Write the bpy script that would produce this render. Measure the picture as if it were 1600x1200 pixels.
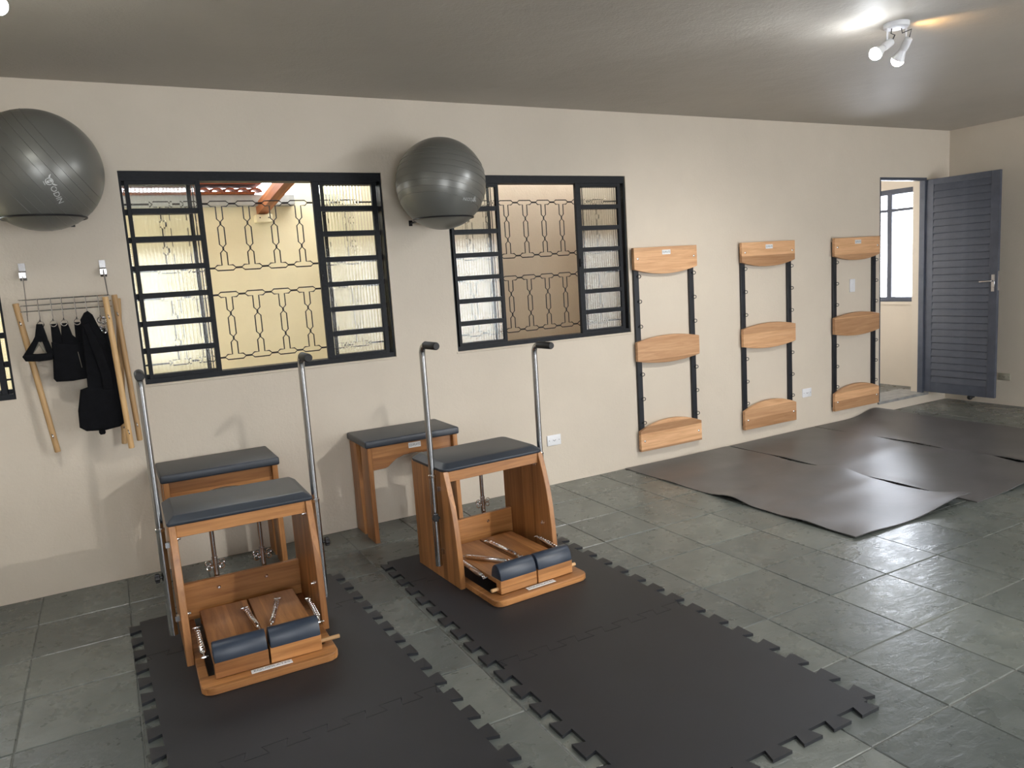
import bpy, bmesh, math, random
from mathutils import Vector, Matrix
random.seed(7)
PI = math.pi
scene = bpy.context.scene
COL = scene.collection
for o in list(bpy.data.objects):
    bpy.data.objects.remove(o)

# ------------------------------------------------------------------ camera
YAW, PITCH, ROLL, FPX = 0.49196, -0.14299, -0.06470, 1169.6
CAM = Vector((0.0, -4.733, 1.580))
fwd = Vector((math.sin(YAW)*math.cos(PITCH), math.cos(YAW)*math.cos(PITCH), math.sin(PITCH)))
r0 = Vector((math.cos(YAW), -math.sin(YAW), 0.0)); u0 = r0.cross(fwd)
rgt = r0*math.cos(ROLL) + u0*math.sin(ROLL); upv = -r0*math.sin(ROLL) + u0*math.cos(ROLL)
cd = bpy.data.cameras.new('camera'); cam = bpy.data.objects.new('camera', cd); COL.objects.link(cam)
cam.matrix_world = Matrix(((rgt.x, upv.x, -fwd.x, CAM.x), (rgt.y, upv.y, -fwd.y, CAM.y), (rgt.z, upv.z, -fwd.z, CAM.z), (0, 0, 0, 1)))
cd.sensor_width = 36.0; cd.lens = FPX/1600*36.0; cd.clip_start = 0.02
scene.camera = cam

# ------------------------------------------------------------------ sky, daylight, added fill, exposure
world = bpy.data.worlds.new('overcast_sky'); scene.world = world; world.use_nodes = True
bg = world.node_tree.nodes['Background']
bg.inputs['Color'].default_value = (0.93, 0.96, 1.0, 1); bg.inputs['Strength'].default_value = 9.0

def area_light(name, loc, rot, sx, sy, power, color):
    ld = bpy.data.lights.new(name, 'AREA'); ld.shape = 'RECTANGLE'; ld.size = sx; ld.size_y = sy
    ld.energy = power; ld.color = color
    o = bpy.data.objects.new(name, ld); COL.objects.link(o); o.location = loc; o.rotation_euler = rot
    return o
# added fill lamps at two assumed, unseen openings behind the camera
area_light('front_left_fill', (0.2, -6.62, 1.45), (PI/2, 0, 0), 2.0, 1.6, 9, (1.0, 0.965, 0.91))
area_light('front_right_fill', (5.6, -6.62, 1.10), (PI/2, 0, 0), 2.6, 2.1, 24, (1.0, 0.965, 0.91))
# overcast daylight outside the anteroom window
area_light('anteroom_window_daylight', (7.99, 0.80, 1.65), (0, PI/2, 0), 1.3, 1.3, 150, (0.80, 0.87, 1.0))

scene.view_settings.view_transform = 'Standard'; scene.view_settings.look = 'None'
scene.view_settings.gamma = 1.0; scene.view_settings.use_curve_mapping = False
scene.view_settings.exposure = 0.15

# ------------------------------------------------------------------ materials
MATS = {}
def new_mat(name):
    m = bpy.data.materials.new(name); m.use_nodes = True; MATS[name] = m
    nt = m.node_tree; b = nt.nodes['Principled BSDF']
    return m, nt, b
def N(nt, t, **kw):
    n = nt.nodes.new(t)
    for k, v in kw.items(): setattr(n, k, v)
    return n
def ramp(nt, fac, stops):
    n = nt.nodes.new('ShaderNodeValToRGB'); e = n.color_ramp.elements
    while len(e) < len(stops): e.new(0.5)
    for i, (p, c) in enumerate(stops): e[i].position = p; e[i].color = (*c, 1)
    nt.links.new(fac, n.inputs[0]); return n
def coords(nt, scale=(1, 1, 1), space='Object', rnd=False):
    tc = N(nt, 'ShaderNodeTexCoord'); mp = N(nt, 'ShaderNodeMapping'); mp.inputs['Scale'].default_value = scale
    nt.links.new(tc.outputs[space], mp.inputs['Vector'])
    if rnd:
        oi = N(nt, 'ShaderNodeObjectInfo'); mu = N(nt, 'ShaderNodeVectorMath', operation='SCALE')
        cx = N(nt, 'ShaderNodeCombineXYZ')
        for i in range(3): nt.links.new(oi.outputs['Random'], cx.inputs[i])
        nt.links.new(cx.outputs[0], mu.inputs[0]); mu.inputs['Scale'].default_value = 37.0
        nt.links.new(mu.outputs[0], mp.inputs['Location'])
    return mp.outputs[0]
def noise(nt, vec, scale, detail=3, rough=0.5, dist=0.0):
    n = N(nt, 'ShaderNodeTexNoise'); n.inputs['Scale'].default_value = scale; n.inputs['Detail'].default_value = detail
    n.inputs['Roughness'].default_value = rough; n.inputs['Distortion'].default_value = dist
    nt.links.new(vec, n.inputs['Vector']); return n.outputs[0]
def bump(nt, b, h, strength, dist):
    n = N(nt, 'ShaderNodeBump'); n.inputs['Strength'].default_value = strength; n.inputs['Distance'].default_value = dist
    nt.links.new(h, n.inputs['Height']); nt.links.new(n.outputs[0], b.inputs['Normal']); return n
def mixc(nt, fac, a, c, mode='MIX'):
    n = N(nt, 'ShaderNodeMix', data_type='RGBA', blend_type=mode)
    for s, v in ((n.inputs[0], fac), (n.inputs[6], a), (n.inputs[7], c)):
        if hasattr(v, 'node'): nt.links.new(v, s)
        elif isinstance(v, tuple): s.default_value = (*v, 1)
        else: s.default_value = v
    return n.outputs[2]
def plain(name, color, rough=0.5, metal=0.0, spec=0.5, var=0.0, vscale=20.0, bmp=0.0, bscale=200.0):
    m, nt, b = new_mat(name)
    b.inputs['Base Color'].default_value = (*color, 1); b.inputs['Roughness'].default_value = rough
    b.inputs['Metallic'].default_value = metal; b.inputs['Specular IOR Level'].default_value = spec
    if var or bmp: v = coords(nt)
    if var:
        f = noise(nt, v, vscale, 4, 0.6)
        lo = tuple(c*(1-var) for c in color); hi = tuple(min(1, c*(1+var)) for c in color)
        nt.links.new(ramp(nt, f, [(0.3, lo), (0.7, hi)]).outputs[0], b.inputs['Base Color'])
    if bmp: bump(nt, b, noise(nt, v, bscale, 3), bmp, 0.002)
    return m
def wood(name, axis, dark, light, stripe=14.0, rough=0.38):
    m, nt, b = new_mat(name)
    s = [1.0, 1.0, 1.0]; s[axis] = 0.06
    v = coords(nt, tuple(s), rnd=True)
    g = noise(nt, v, 42, 5, 0.65, 0.6)
    c1 = ramp(nt, g, [(0.25, dark), (0.75, light)]).outputs[0]
    s2 = [stripe, stripe, stripe]; s2[axis] = 0.0
    v2 = coords(nt, tuple(s2), rnd=True)
    vo = N(nt, 'ShaderNodeTexVoronoi', feature='F1'); vo.inputs['Scale'].default_value = 1.0
    nt.links.new(v2, vo.inputs['Vector'])
    hs = N(nt, 'ShaderNodeSeparateColor'); nt.links.new(vo.outputs['Color'], hs.inputs[0])
    tone = ramp(nt, hs.outputs[0], [(0.0, (0.62, 0.56, 0.50)), (0.5, (0.92, 0.91, 0.90)), (1.0, (1.2, 1.2, 1.18))]).outputs[0]
    c2 = mixc(nt, 1.0, c1, tone, 'MULTIPLY')
    nt.links.new(c2, b.inputs['Base Color']); b.inputs['Roughness'].default_value = rough
    fine = noise(nt, coords(nt, tuple(9*q if q > 0.5 else q for q in s), rnd=True), 60, 3)
    bump(nt, b, fine, 0.12, 0.001)
    return m
CH_D, CH_L = (0.26, 0.105, 0.033), (0.52, 0.250, 0.090)
for ax, nm in enumerate('xyz'): wood('chair_wood_'+nm, ax, CH_D, CH_L, 11.0)
wood('bar_wood', 0, (0.46, 0.235, 0.110), (0.74, 0.46, 0.260), 9.0, 0.42)
wood('stick_wood', 2, (0.50, 0.30, 0.13), (0.66, 0.44, 0.21), 3.0, 0.45)
wood('dowel_wood', 0, (0.55, 0.33, 0.15), (0.70, 0.47, 0.25), 3.0, 0.5)
wood('beam_wood', 1, (0.33, 0.10, 0.030), (0.58, 0.22, 0.075), 6.0, 0.6)
plain('steel_paint', (0.011, 0.0125, 0.016), 0.5, spec=0.22, var=0.25, vscale=60, bmp=0.1)
plain('door_paint', (0.066, 0.076, 0.103), 0.45, var=0.2, vscale=9, bmp=0.15, bscale=120)
plain('rail_paint', (0.012, 0.015, 0.022), 0.35)
plain('grille_iron', (0.012, 0.011, 0.012), 0.6)
plain('chrome', (0.78, 0.78, 0.80), 0.14, 1.0)
plain('tube_steel', (0.50, 0.50, 0.51), 0.20, 1.0)
plain('vinyl', (0.022, 0.030, 0.044), 0.42, spec=0.7, bmp=0.15, bscale=700)
plain('vinyl_blue', (0.020, 0.032, 0.055), 0.40, spec=0.6, bmp=0.15, bscale=700)
plain('black_plastic', (0.010, 0.010, 0.012), 0.38)
plain('grip_rubber', (0.009, 0.009, 0.010), 0.55, bmp=0.1, bscale=400)
plain('black_fabric', (0.0055, 0.0058, 0.0075), 0.9, spec=0.15, var=0.3, vscale=40, bmp=0.4, bscale=500)
plain('grey_webbing', (0.20, 0.185, 0.15), 0.85, bmp=0.4, bscale=500)
plain('white_plate', (0.78, 0.79, 0.80), 0.4)
plain('plate_ink', (0.10, 0.14, 0.17), 0.5)
plain('socket_white', (0.76, 0.77, 0.80), 0.35)
plain('socket_dark', (0.03, 0.03, 0.035), 0.5)
plain('socket_beige', (0.40, 0.37, 0.29), 0.45)
plain('lamp_white', (0.75, 0.76, 0.79), 0.35)
plain('ball_print', (0.62, 0.63, 0.62), 0.5)
plain('eva_foam', (0.013, 0.0145, 0.0185), 0.50, spec=0.5, var=0.12, vscale=5, bmp=0.35, bscale=420)
plain('sill_stone', (0.30, 0.30, 0.29), 0.4, var=0.25, vscale=12)
plain('gutter_metal', (0.42, 0.44, 0.43), 0.5, var=0.1)
plain('clay_tile', (0.26, 0.075, 0.040), 0.8, var=0.3, vscale=25)
plain('grout', (0.16, 0.165, 0.155), 0.75, var=0.35, vscale=4)

def plaster(name, c, var, bs, bd, sc=2.2):
    m, nt, b = new_mat(name); v = coords(nt)
    f = noise(nt, v, sc, 5, 0.6)
    nt.links.new(ramp(nt, f, [(0.25, tuple(q*(1-var) for q in c)), (0.75, tuple(q*(1+var) for q in c))]).outputs[0], b.inputs['Base Color'])
    b.inputs['Roughness'].default_value = 0.62; b.inputs['Specular IOR Level'].default_value = 0.3
    f1 = noise(nt, v, 7.0, 4, 0.55); f2 = noise(nt, v, 60.0, 4, 0.6)
    a = N(nt, 'ShaderNodeMath', operation='MULTIPLY_ADD'); nt.links.new(f2, a.inputs[0]); a.inputs[1].default_value = 0.35; nt.links.new(f1, a.inputs[2])
    bump(nt, b, a.outputs[0], bs, bd); return m
plaster('wall_paint', (0.64, 0.570, 0.475), 0.035, 0.35, 0.012)
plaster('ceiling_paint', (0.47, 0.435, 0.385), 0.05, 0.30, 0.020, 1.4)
plaster('cream_wall', (0.80, 0.73, 0.50), 0.05, 0.5, 0.012, 3.0)
plaster('beige_wall', (0.64, 0.53, 0.40), 0.06, 0.5, 0.012, 3.0)
plaster('corridor_ground', (0.40, 0.39, 0.36), 0.1, 0.5, 0.01)

def slate():
    m, nt, b = new_mat('slate'); v = coords(nt, rnd=True); oi = N(nt, 'ShaderNodeObjectInfo')
    f = noise(nt, v, 5.0, 7, 0.68, 0.35)
    base = ramp(nt, f, [(0.20, (0.062, 0.074, 0.071)), (0.5, (0.108, 0.122, 0.118)), (0.70, (0.134, 0.148, 0.142)), (0.95, (0.155, 0.168, 0.160))]).outputs[0]
    tone = ramp(nt, oi.outputs['Random'], [(0.0, (0.78, 0.80, 0.80)), (0.5, (1.0, 1.0, 0.97)), (1.0, (1.2, 1.18, 1.12))]).outputs[0]
    nt.links.new(mixc(nt, 1.0, base, tone, 'MULTIPLY'), b.inputs['Base Color'])
    f2 = noise(nt, v, 9.0, 4, 0.6)
    rr = N(nt, 'ShaderNodeMapRange'); nt.links.new(f2, rr.inputs[0]); rr.inputs[1].default_value = 0.3; rr.inputs[2].default_value = 0.7
    rr.inputs[3].default_value = 0.23; rr.inputs[4].default_value = 0.36; nt.links.new(rr.outputs[0], b.inputs['Roughness'])
    b.inputs['Specular IOR Level'].default_value = 0.65
    vs = coords(nt, (1.0, 2.3, 1.0), rnd=True)
    h1 = noise(nt, vs, 11.0, 6, 0.62, 0.6); h2 = noise(nt, vs, 55.0, 4, 0.6)
    a = N(nt, 'ShaderNodeMath', operation='MULTIPLY_ADD'); nt.links.new(h2, a.inputs[0]); a.inputs[1].default_value = 0.09; nt.links.new(h1, a.inputs[2])
    bump(nt, b, a.outputs[0], 0.30, 0.008)
slate()
def rubber():
    m, nt, b = new_mat('rubber_sheet'); v = coords(nt)
    f = noise(nt, v, 1.6, 5, 0.6, 0.8)
    nt.links.new(ramp(nt, f, [(0.3, (0.074, 0.071, 0.073)), (0.7, (0.112, 0.108, 0.111))]).outputs[0], b.inputs['Base Color'])
    b.inputs['Roughness'].default_value = 0.40; b.inputs['Specular IOR Level'].default_value = 0.6
    bump(nt, b, noise(nt, v, 5.0, 4, 0.55), 0.12, 0.01)
rubber()
def ball_mat():
    m, nt, b = new_mat('ball_vinyl'); v = coords(nt)
    b.inputs['Base Color'].default_value = (0.185, 0.185, 0.172, 1); b.inputs['Metallic'].default_value = 0.35
    b.inputs['Roughness'].default_value = 0.33; b.inputs['Specular IOR Level'].default_value = 0.55
ball_mat()
def glass(name, tint, rough, ribs):
    m, nt, b = new_mat(name)
    b.inputs['Base Color'].default_value = (*tint, 1); b.inputs['Transmission Weight'].default_value = 1.0
    b.inputs['Roughness'].default_value = rough; b.inputs['IOR'].default_value = 1.45
    if ribs:
        w = N(nt, 'ShaderNodeTexWave', wave_type='BANDS', bands_direction='X', wave_profile='SIN'); w.inputs['Scale'].default_value = ribs
        nt.links.new(coords(nt), w.inputs['Vector']); bump(nt, b, w.outputs['Fac'], 0.9, 0.0032)
glass('ribbed_glass', (0.93, 0.96, 0.95), 0.04, 15.5)
def thin_glass(name):
    m, nt, b = new_mat(name); nt.nodes.remove(b)
    t = N(nt, 'ShaderNodeBsdfTransparent'); g = N(nt, 'ShaderNodeBsdfGlossy'); g.inputs['Roughness'].default_value = 0.02
    fr = N(nt, 'ShaderNodeFresnel'); mx = N(nt, 'ShaderNodeMixShader')
    nt.links.new(fr.outputs[0], mx.inputs[0]); nt.links.new(t.outputs[0], mx.inputs[1]); nt.links.new(g.outputs[0], mx.inputs[2])
    nt.links.new(mx.outputs[0], nt.nodes['Material Output'].inputs['Surface'])
thin_glass('clear_glass')
glass('flat_glass', (0.95, 0.97, 0.96), 0.05, 0)
def emit(name, color, st):
    m, nt, b = new_mat(name); b.inputs['Base Color'].default_value = (*color, 1)
    b.inputs['Emission Color'].default_value = (*color, 1); b.inputs['Emission Strength'].default_value = st
emit('bulb_cool', (0.90, 0.95, 1.0), 200.0)
emit('bulb_warm', (1.0, 0.90, 0.76), 60.0)
emit('unseen_bulb', (0.95, 0.97, 0.93), 60.0)
emit('bulb_left', (0.97, 0.98, 0.90), 120.0)

# ------------------------------------------------------------------ mesh helpers
class MB:
    def __init__(s): s.v = []; s.f = []; s.sm = []
    def add(s, vs, fs, smooth=False):
        o = len(s.v); s.v += [tuple(q) for q in vs]
        for f in fs: s.f.append(tuple(i+o for i in f)); s.sm.append(smooth)
        return s
    def bm(s, bm, smooth=False):
        bm.verts.index_update(); s.add([v.co[:] for v in bm.verts], [[v.index for v in f.verts] for f in bm.faces], smooth); bm.free(); return s
    def box(s, x0, x1, y0, y1, z0, z1, bev=0.0, seg=1):
        x0, x1 = sorted((x0, x1)); y0, y1 = sorted((y0, y1)); z0, z1 = sorted((z0, z1))
        bm = bmesh.new(); bmesh.ops.create_cube(bm, size=1.0)
        for v in bm.verts: v.co = Vector(((x0+x1)/2+v.co.x*(x1-x0), (y0+y1)/2+v.co.y*(y1-y0), (z0+z1)/2+v.co.z*(z1-z0)))
        if bev: bmesh.ops.bevel(bm, geom=bm.edges[:], offset=bev, segments=seg, affect='EDGES', profile=0.5)
        return s.bm(bm, bev > 0)
    def prism(s, pts, axis, a, b, bev=0.0, seg=1):
        # outline in the two other axes (in xyz order), extruded along axis from a to b
        bm = bmesh.new()
        def mk(p, q):
            if axis == 0: return (q, p[0], p[1])
            if axis == 1: return (p[0], q, p[1])
            return (p[0], p[1], q)
        n = len(pts); A = [bm.verts.new(mk(p, a)) for p in pts]; B = [bm.verts.new(mk(p, b)) for p in pts]
        bm.faces.new(A); bm.faces.new(B[::-1])
        for i in range(n): bm.faces.new((A[i], B[i], B[(i+1) % n], A[(i+1) % n]))
        bmesh.ops.recalc_face_normals(bm, faces=bm.faces[:])
        if bev:
            es = [e for e in bm.edges if (e.verts[0] in A) == (e.verts[1] in A)]
            bmesh.ops.bevel(bm, geom=es, offset=bev, segments=seg, affect='EDGES', profile=0.5)
        return s.bm(bm, bev > 0)
    def lathe(s, p0, p1, prof, n=16):
        # prof: (t along p0->p1 in metres, radius)
        p0 = Vector(p0); d = (Vector(p1)-p0).normalized()
        a = d.orthogonal().normalized(); b = d.cross(a)
        vs, fs = [], []
        for t, r in prof:
            for k in range(n):
                an = 2*PI*k/n; vs.append(p0+d*t+(a*math.cos(an)+b*math.sin(an))*max(r, 1e-5))
        for i in range(len(prof)-1):
            for k in range(n):
                k2 = (k+1) % n; fs.append((i*n+k, i*n+k2, (i+1)*n+k2, (i+1)*n+k))
        fs.append(tuple(range(n))[::-1]); fs.append(tuple((len(prof)-1)*n+k for k in range(n)))
        return s.add(vs, fs, True)
    def cyl(s, p0, p1, r, n=14, bev=0.0):
        L = (Vector(p1)-Vector(p0)).length
        return s.lathe(p0, p1, [(0, r-bev), (bev, r), (L-bev, r), (L, r-bev)] if bev else [(0, r), (L, r)], n)
    def tube(s, pts, r, n=8, closed=False):
        pts = [Vector(q) for q in pts]; m = len(pts); vs, fs = [], []; a = None
        for i in range(m):
            q0 = pts[(i-1) % m] if (closed or i > 0) else pts[i]; q1 = pts[(i+1) % m] if (closed or i < m-1) else pts[i]
            d = (q1-q0).normalized()
            a = d.orthogonal().normalized() if a is None else (a-d*a.dot(d)).normalized()
            b = d.cross(a); k = 1.0
            for j in range(n):
                an = 2*PI*j/n; vs.append(pts[i]+(a*math.cos(an)+b*math.sin(an))*r)
        for i in range(m if closed else m-1):
            for j in range(n):
                j2 = (j+1) % n; i2 = (i+1) % m; fs.append((i*n+j, i*n+j2, i2*n+j2, i2*n+j))
        if not closed: fs.append(tuple(range(n))[::-1]); fs.append(tuple((m-1)*n+j for j in range(n)))
        return s.add(vs, fs, True)
    def ring(s, c, nrm, R, r, n=16, m=6):
        nrm = Vector(nrm).normalized(); a = nrm.orthogonal().normalized(); b = nrm.cross(a); c = Vector(c)
        return s.tube([c+(a*math.cos(2*PI*k/n)+b*math.sin(2*PI*k/n))*R for k in range(n)], r, m, True)
    def sphere(s, c, r, n=14, m=9):
        bm = bmesh.new(); bmesh.ops.create_uvsphere(bm, u_segments=n, v_segments=m, radius=r)
        bmesh.ops.translate(bm, verts=bm.verts[:], vec=Vector(c)); return s.bm(bm, True)
    def mesh(s, name, mat):
        me = bpy.data.meshes.new(name); me.from_pydata(s.v, [], s.f)
        me.polygons.foreach_set('use_smooth', s.sm)
        bm = bmesh.new(); bm.from_mesh(me); bmesh.ops.recalc_face_normals(bm, faces=bm.faces[:]); bm.to_mesh(me); bm.free()
        me.set_sharp_from_angle(angle=math.radians(38))
        me.materials.append(MATS[mat]); me.update(); return me
    def build(s, name, mat, parent=None):
        return link(name, s.mesh(name, mat), parent)
def link(name, me, parent=None, loc=None):
    o = bpy.data.objects.new(name, me); COL.objects.link(o)
    if parent: o.parent = parent
    if loc: o.location = loc
    return o
def tag(o, label, cat, group=None):
    o['label'] = label; o['category'] = cat
    if group: o['group'] = group
    return o
def thing(name, loc, label, cat, group=None, rz=0.0):
    o = link(name, None, None, loc); o.rotation_euler.z = rz; o.empty_display_size = 0.1
    return tag(o, label, cat, group)
def struct(o, label=None):
    o['kind'] = 'structure'
    if label: o['label'] = label
    return o
def sroot(name, loc, label=None):
    return struct(link(name, None, None, loc), label)
FONT = {}
def text_geo(s, size):
    if s not in FONT:
        cu = bpy.data.curves.new('lettering', 'FONT'); cu.body = s; cu.size = 1.0; cu.align_x = 'CENTER'; cu.align_y = 'CENTER'; cu.resolution_u = 3
        o = bpy.data.objects.new('lettering', cu); COL.objects.link(o)
        me = bpy.data.meshes.new_from_object(o.evaluated_get(bpy.context.evaluated_depsgraph_get()))
        FONT[s] = ([v.co.copy() for v in me.vertices], [tuple(p.vertices) for p in me.polygons])
        bpy.data.objects.remove(o); bpy.data.meshes.remove(me); bpy.data.curves.remove(cu)
    vs, fs = FONT[s]
    return [v*size for v in vs], fs
def plate(parent, cx, y, cz, w, h, yaw_front=-1, tilt=0.0):
    """white maker's plate facing -y at local (cx, y, cz) with its lettering"""
    p = MB().box(-w/2, w/2, 0, -0.0025, -h/2, h/2, 0.0006).build('name_plate', 'white_plate', parent)
    p.location = (cx, y, cz); p.rotation_euler.x = tilt
    vs, fs = text_geo('EQUIPILATES', h*0.62)
    wd = max(v.x for v in vs)-min(v.x for v in vs); k = min(1.0, w*0.9/wd)*1.0
    k = w*0.88/wd
    MB().add([(v.x*k, -0.0031, v.y) for v in vs], fs).build('lettering', 'plate_ink', p)
    return p

# ------------------------------------------------------------------ room shell
H = 2.75; XL, XR, YF = -2.3, 7.75, -6.7
WT = 0.14
def wall_with_holes(name, axis, a0, a1, c0, c1, holes, mat, z0=-0.1, z1=H):
    """wall running along axis (0: x, 1: y) from a0 to a1, thickness c0..c1, holes = (a,b,zlo,zhi)"""
    A = sorted({a0, a1, *[h[0] for h in holes], *[h[1] for h in holes]}); Z = sorted({z0, z1, *[h[2] for h in holes], *[h[3] for h in holes]})
    bm = bmesh.new(); vv = {}
    def V(i, k, s):
        key = (i, k, s)
        if key not in vv:
            c = (c0, c1)[s]; vv[key] = bm.verts.new((A[i], c, Z[k]) if axis == 0 else (c, A[i], Z[k]))
        return vv[key]
    def solid(i, k):
        if i < 0 or k < 0 or i >= len(A)-1 or k >= len(Z)-1: return False
        m, n = (A[i]+A[i+1])/2, (Z[k]+Z[k+1])/2
        return not any(h[0] < m < h[1] and h[2] < n < h[3] for h in holes)
    for i in range(len(A)-1):
        for k in range(len(Z)-1):
            if not solid(i, k): continue
            for s in (0, 1): bm.faces.new((V(i, k, s), V(i+1, k, s), V(i+1, k+1, s), V(i, k+1, s)))
            for di, dk, e in ((-1, 0, ((i, k), (i, k+1))), (1, 0, ((i+1, k), (i+1, k+1))), (0, -1, ((i, k), (i+1, k))), (0, 1, ((i, k+1), (i+1, k+1)))):
                if not solid(i+di, k+dk):
                    (p, q), (r, t) = e; bm.faces.new((V(p, q, 0), V(r, t, 0), V(r, t, 1), V(p, q, 1)))
    bmesh.ops.recalc_face_normals(bm, faces=bm.faces[:])
    return struct(MB().bm(bm).build(name, mat))
W1 = (-1.965, -0.455, 1.10, 2.29); W2 = (0.168, 1.680, 1.10, 2.29); W3 = (2.130, 3.630, 1.085, 2.28)
DX0, DX1, DZ0, DZ1 = 6.655, 7.375, 0.11, 2.285
wall_with_holes('wall_back', 0, XL-WT, XR+WT, 0.0, WT, [W1, W2, W3, (DX0, DX1, DZ0, DZ1)], 'wall_paint')
wall_with_holes('wall_right', 1, YF, 0.0, XR, XR+WT, [], 'wall_paint')
wall_with_holes('wall_left', 1, YF, 0.0, XL-WT, XL, [], 'wall_paint')
FW = [(-0.8, 1.2, 0.65, 2.25), (4.3, 6.9, 0.05, 2.15)]  # unseen openings, placed and sized for the front fill lamps
wall_with_holes('wall_front', 0, XL-WT, XR+WT, YF-WT, YF, FW, 'wall_paint')
struct(MB().box(XL-WT, XR+WT, YF-WT, WT, H, H+0.12).build('ceiling', 'ceiling_paint'))
for n, (a, b, z0, z1) in zip((5, 6), FW):
    w = sroot('window_%d' % n, ((a+b)/2, YF-0.07, z0)); hw = (b-a)/2; hh = z1-z0
    MB().box(-hw, hw, -0.03, 0.03, 0, 0.04).box(-hw, hw, -0.03, 0.03, hh-0.04, hh).box(-hw, -hw+0.04, -0.03, 0.03, 0.04, hh-0.04).box(hw-0.04, hw, -0.03, 0.03, 0.04, hh-0.04).box(-0.02, 0.02, -0.03, 0.03, 0.04, hh-0.04).build('window_frame', 'steel_paint', w)

# floor: slate slabs over a grout bed
floor = struct(MB().box(XL-WT, XR+WT, YF-WT, WT, -0.06, -0.004).build('floor', 'grout'), 'grey green slate slab floor with fine joints')
PX, PY = 0.4135, 0.4095
tm = []
for k in range(4):
    j = lambda: random.uniform(-0.0012, 0.0012)
    hx, hy = PX/2-0.0022, PY/2-0.0022
    lo = [(-hx+j(), -hy+j()), (hx+j(), -hy+j()), (hx+j(), hy+j()), (-hx+j(), hy+j())]; c = 0.0028
    vs = [(x, y, -0.012) for x, y in lo] + [(x, y, -0.0028) for x, y in lo] + [(x-math.copysign(c, x), y-math.copysign(c, y), 0.0) for x, y in lo]
    fs = [(i, (i+1) % 4, (i+1) % 4+4, i+4) for i in range(4)] + [(i+4, (i+1) % 4+4, (i+1) % 4+8, i+8) for i in range(4)] + [(8, 9, 10, 11)]
    tm.append(MB().add(vs, fs).mesh('floor_slab', 'slate'))
def in_view(P, margin=0.12):
    d = Vector(P)-CAM; z = d.dot(fwd)
    if z < 0.2: return False
    u, v = d.dot(rgt)/z*FPX/800, d.dot(upv)/z*FPX/600
    return abs(u) < 1+margin and abs(v) < 1+margin
cells = []
nx0 = math.floor((XL-2.42)/PX); nx1 = math.ceil((XR-2.42)/PX)
for i in range(nx0, nx1+1):
    for k in range(0, 18):
        x0, x1 = 2.42+i*PX, 2.42+(i+1)*PX; y1 = -0.425+PY-k*PY; y0 = y1-PY
        if x1 <= XL+0.02 or x0 >= XR-0.02 or y0 < YF-0.3: continue
        vis = any(in_view((x, y, 0)) for x in (x0, x1) for y in (y0, y1)) and y0 < -0.02
        cells.append((not vis, (Vector(((x0+x1)/2, (y0+y1)/2, 0))-CAM).length, (x0+x1)/2, (y0+y1)/2))
cells.sort(); rest = MB(); cnt = 0
for hid, dist, x, y in cells:
    me = random.choice(tm); rot = random.choice((0, PI)); dz = random.uniform(-0.0009, 0.0006)
    if not hid and cnt < 300:
        o = link('floor_slab', me, floor, (x, y, dz)); o.rotation_euler = (random.uniform(-.0016, .0016), random.uniform(-.0016, .0016), rot); cnt += 1
    else:
        rest.add([(v.co.x+x, v.co.y+y, v.co.z+dz) for v in me.vertices], [tuple(p.vertices) for p in me.polygons])
if rest.v:
    o = rest.build('floor_slab_remainder', 'slate', floor); o['kind'] = 'stuff'

# ------------------------------------------------------------------ steel windows with ribbed glass and grille
def grille_mesh(hw):
    g = MB(); R = 0.0038; pitch = 0.157; n = int(hw/pitch)
    for zc in (1.93, 1.39):
        for i in range(-n, n+1):
            x = (i+0.5)*pitch
            if abs(x) > hw-0.09: continue
            for s in (1, -1):
                P = [(-.062, .190), (-.045, .205), (.045, .205), (.062, .190), (.045, .174), (.018, .174), (.018, .100), (0, .082), (-.018, .100), (-.018, .174), (-.045, .174)]
                g.tube([(x+a, 0, zc+s*b) for a, b in P], R, 5, True)
                g.cyl((x, 0, zc+s*.084), (x, 0, zc+s*.066), R*1.5, 5)
            g.tube([(x+a, 0, zc+b) for a, b in [(0, .068), (.018, .050), (.018, -.050), (0, -.068), (-.018, -.050), (-.018, .050)]], R, 5, True)
            for s in (1, -1): g.cyl((x+.060, 0, zc+s*.19), (x+pitch-.060, 0, zc+s*.19), R*1.5, 5)
        for s in (1, -1): g.cyl((-hw, 0, zc+s*.19), (-hw+.14, 0, zc+s*.19), R*1.5, 5); g.cyl((hw-.14, 0, zc+s*.19), (hw, 0, zc+s*.19), R*1.5, 5)
    return g
BARZ = [1.1495, 1.286, 1.4405, 1.600, 1.7565, 1.9165, 2.072, 2.2185]
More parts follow.
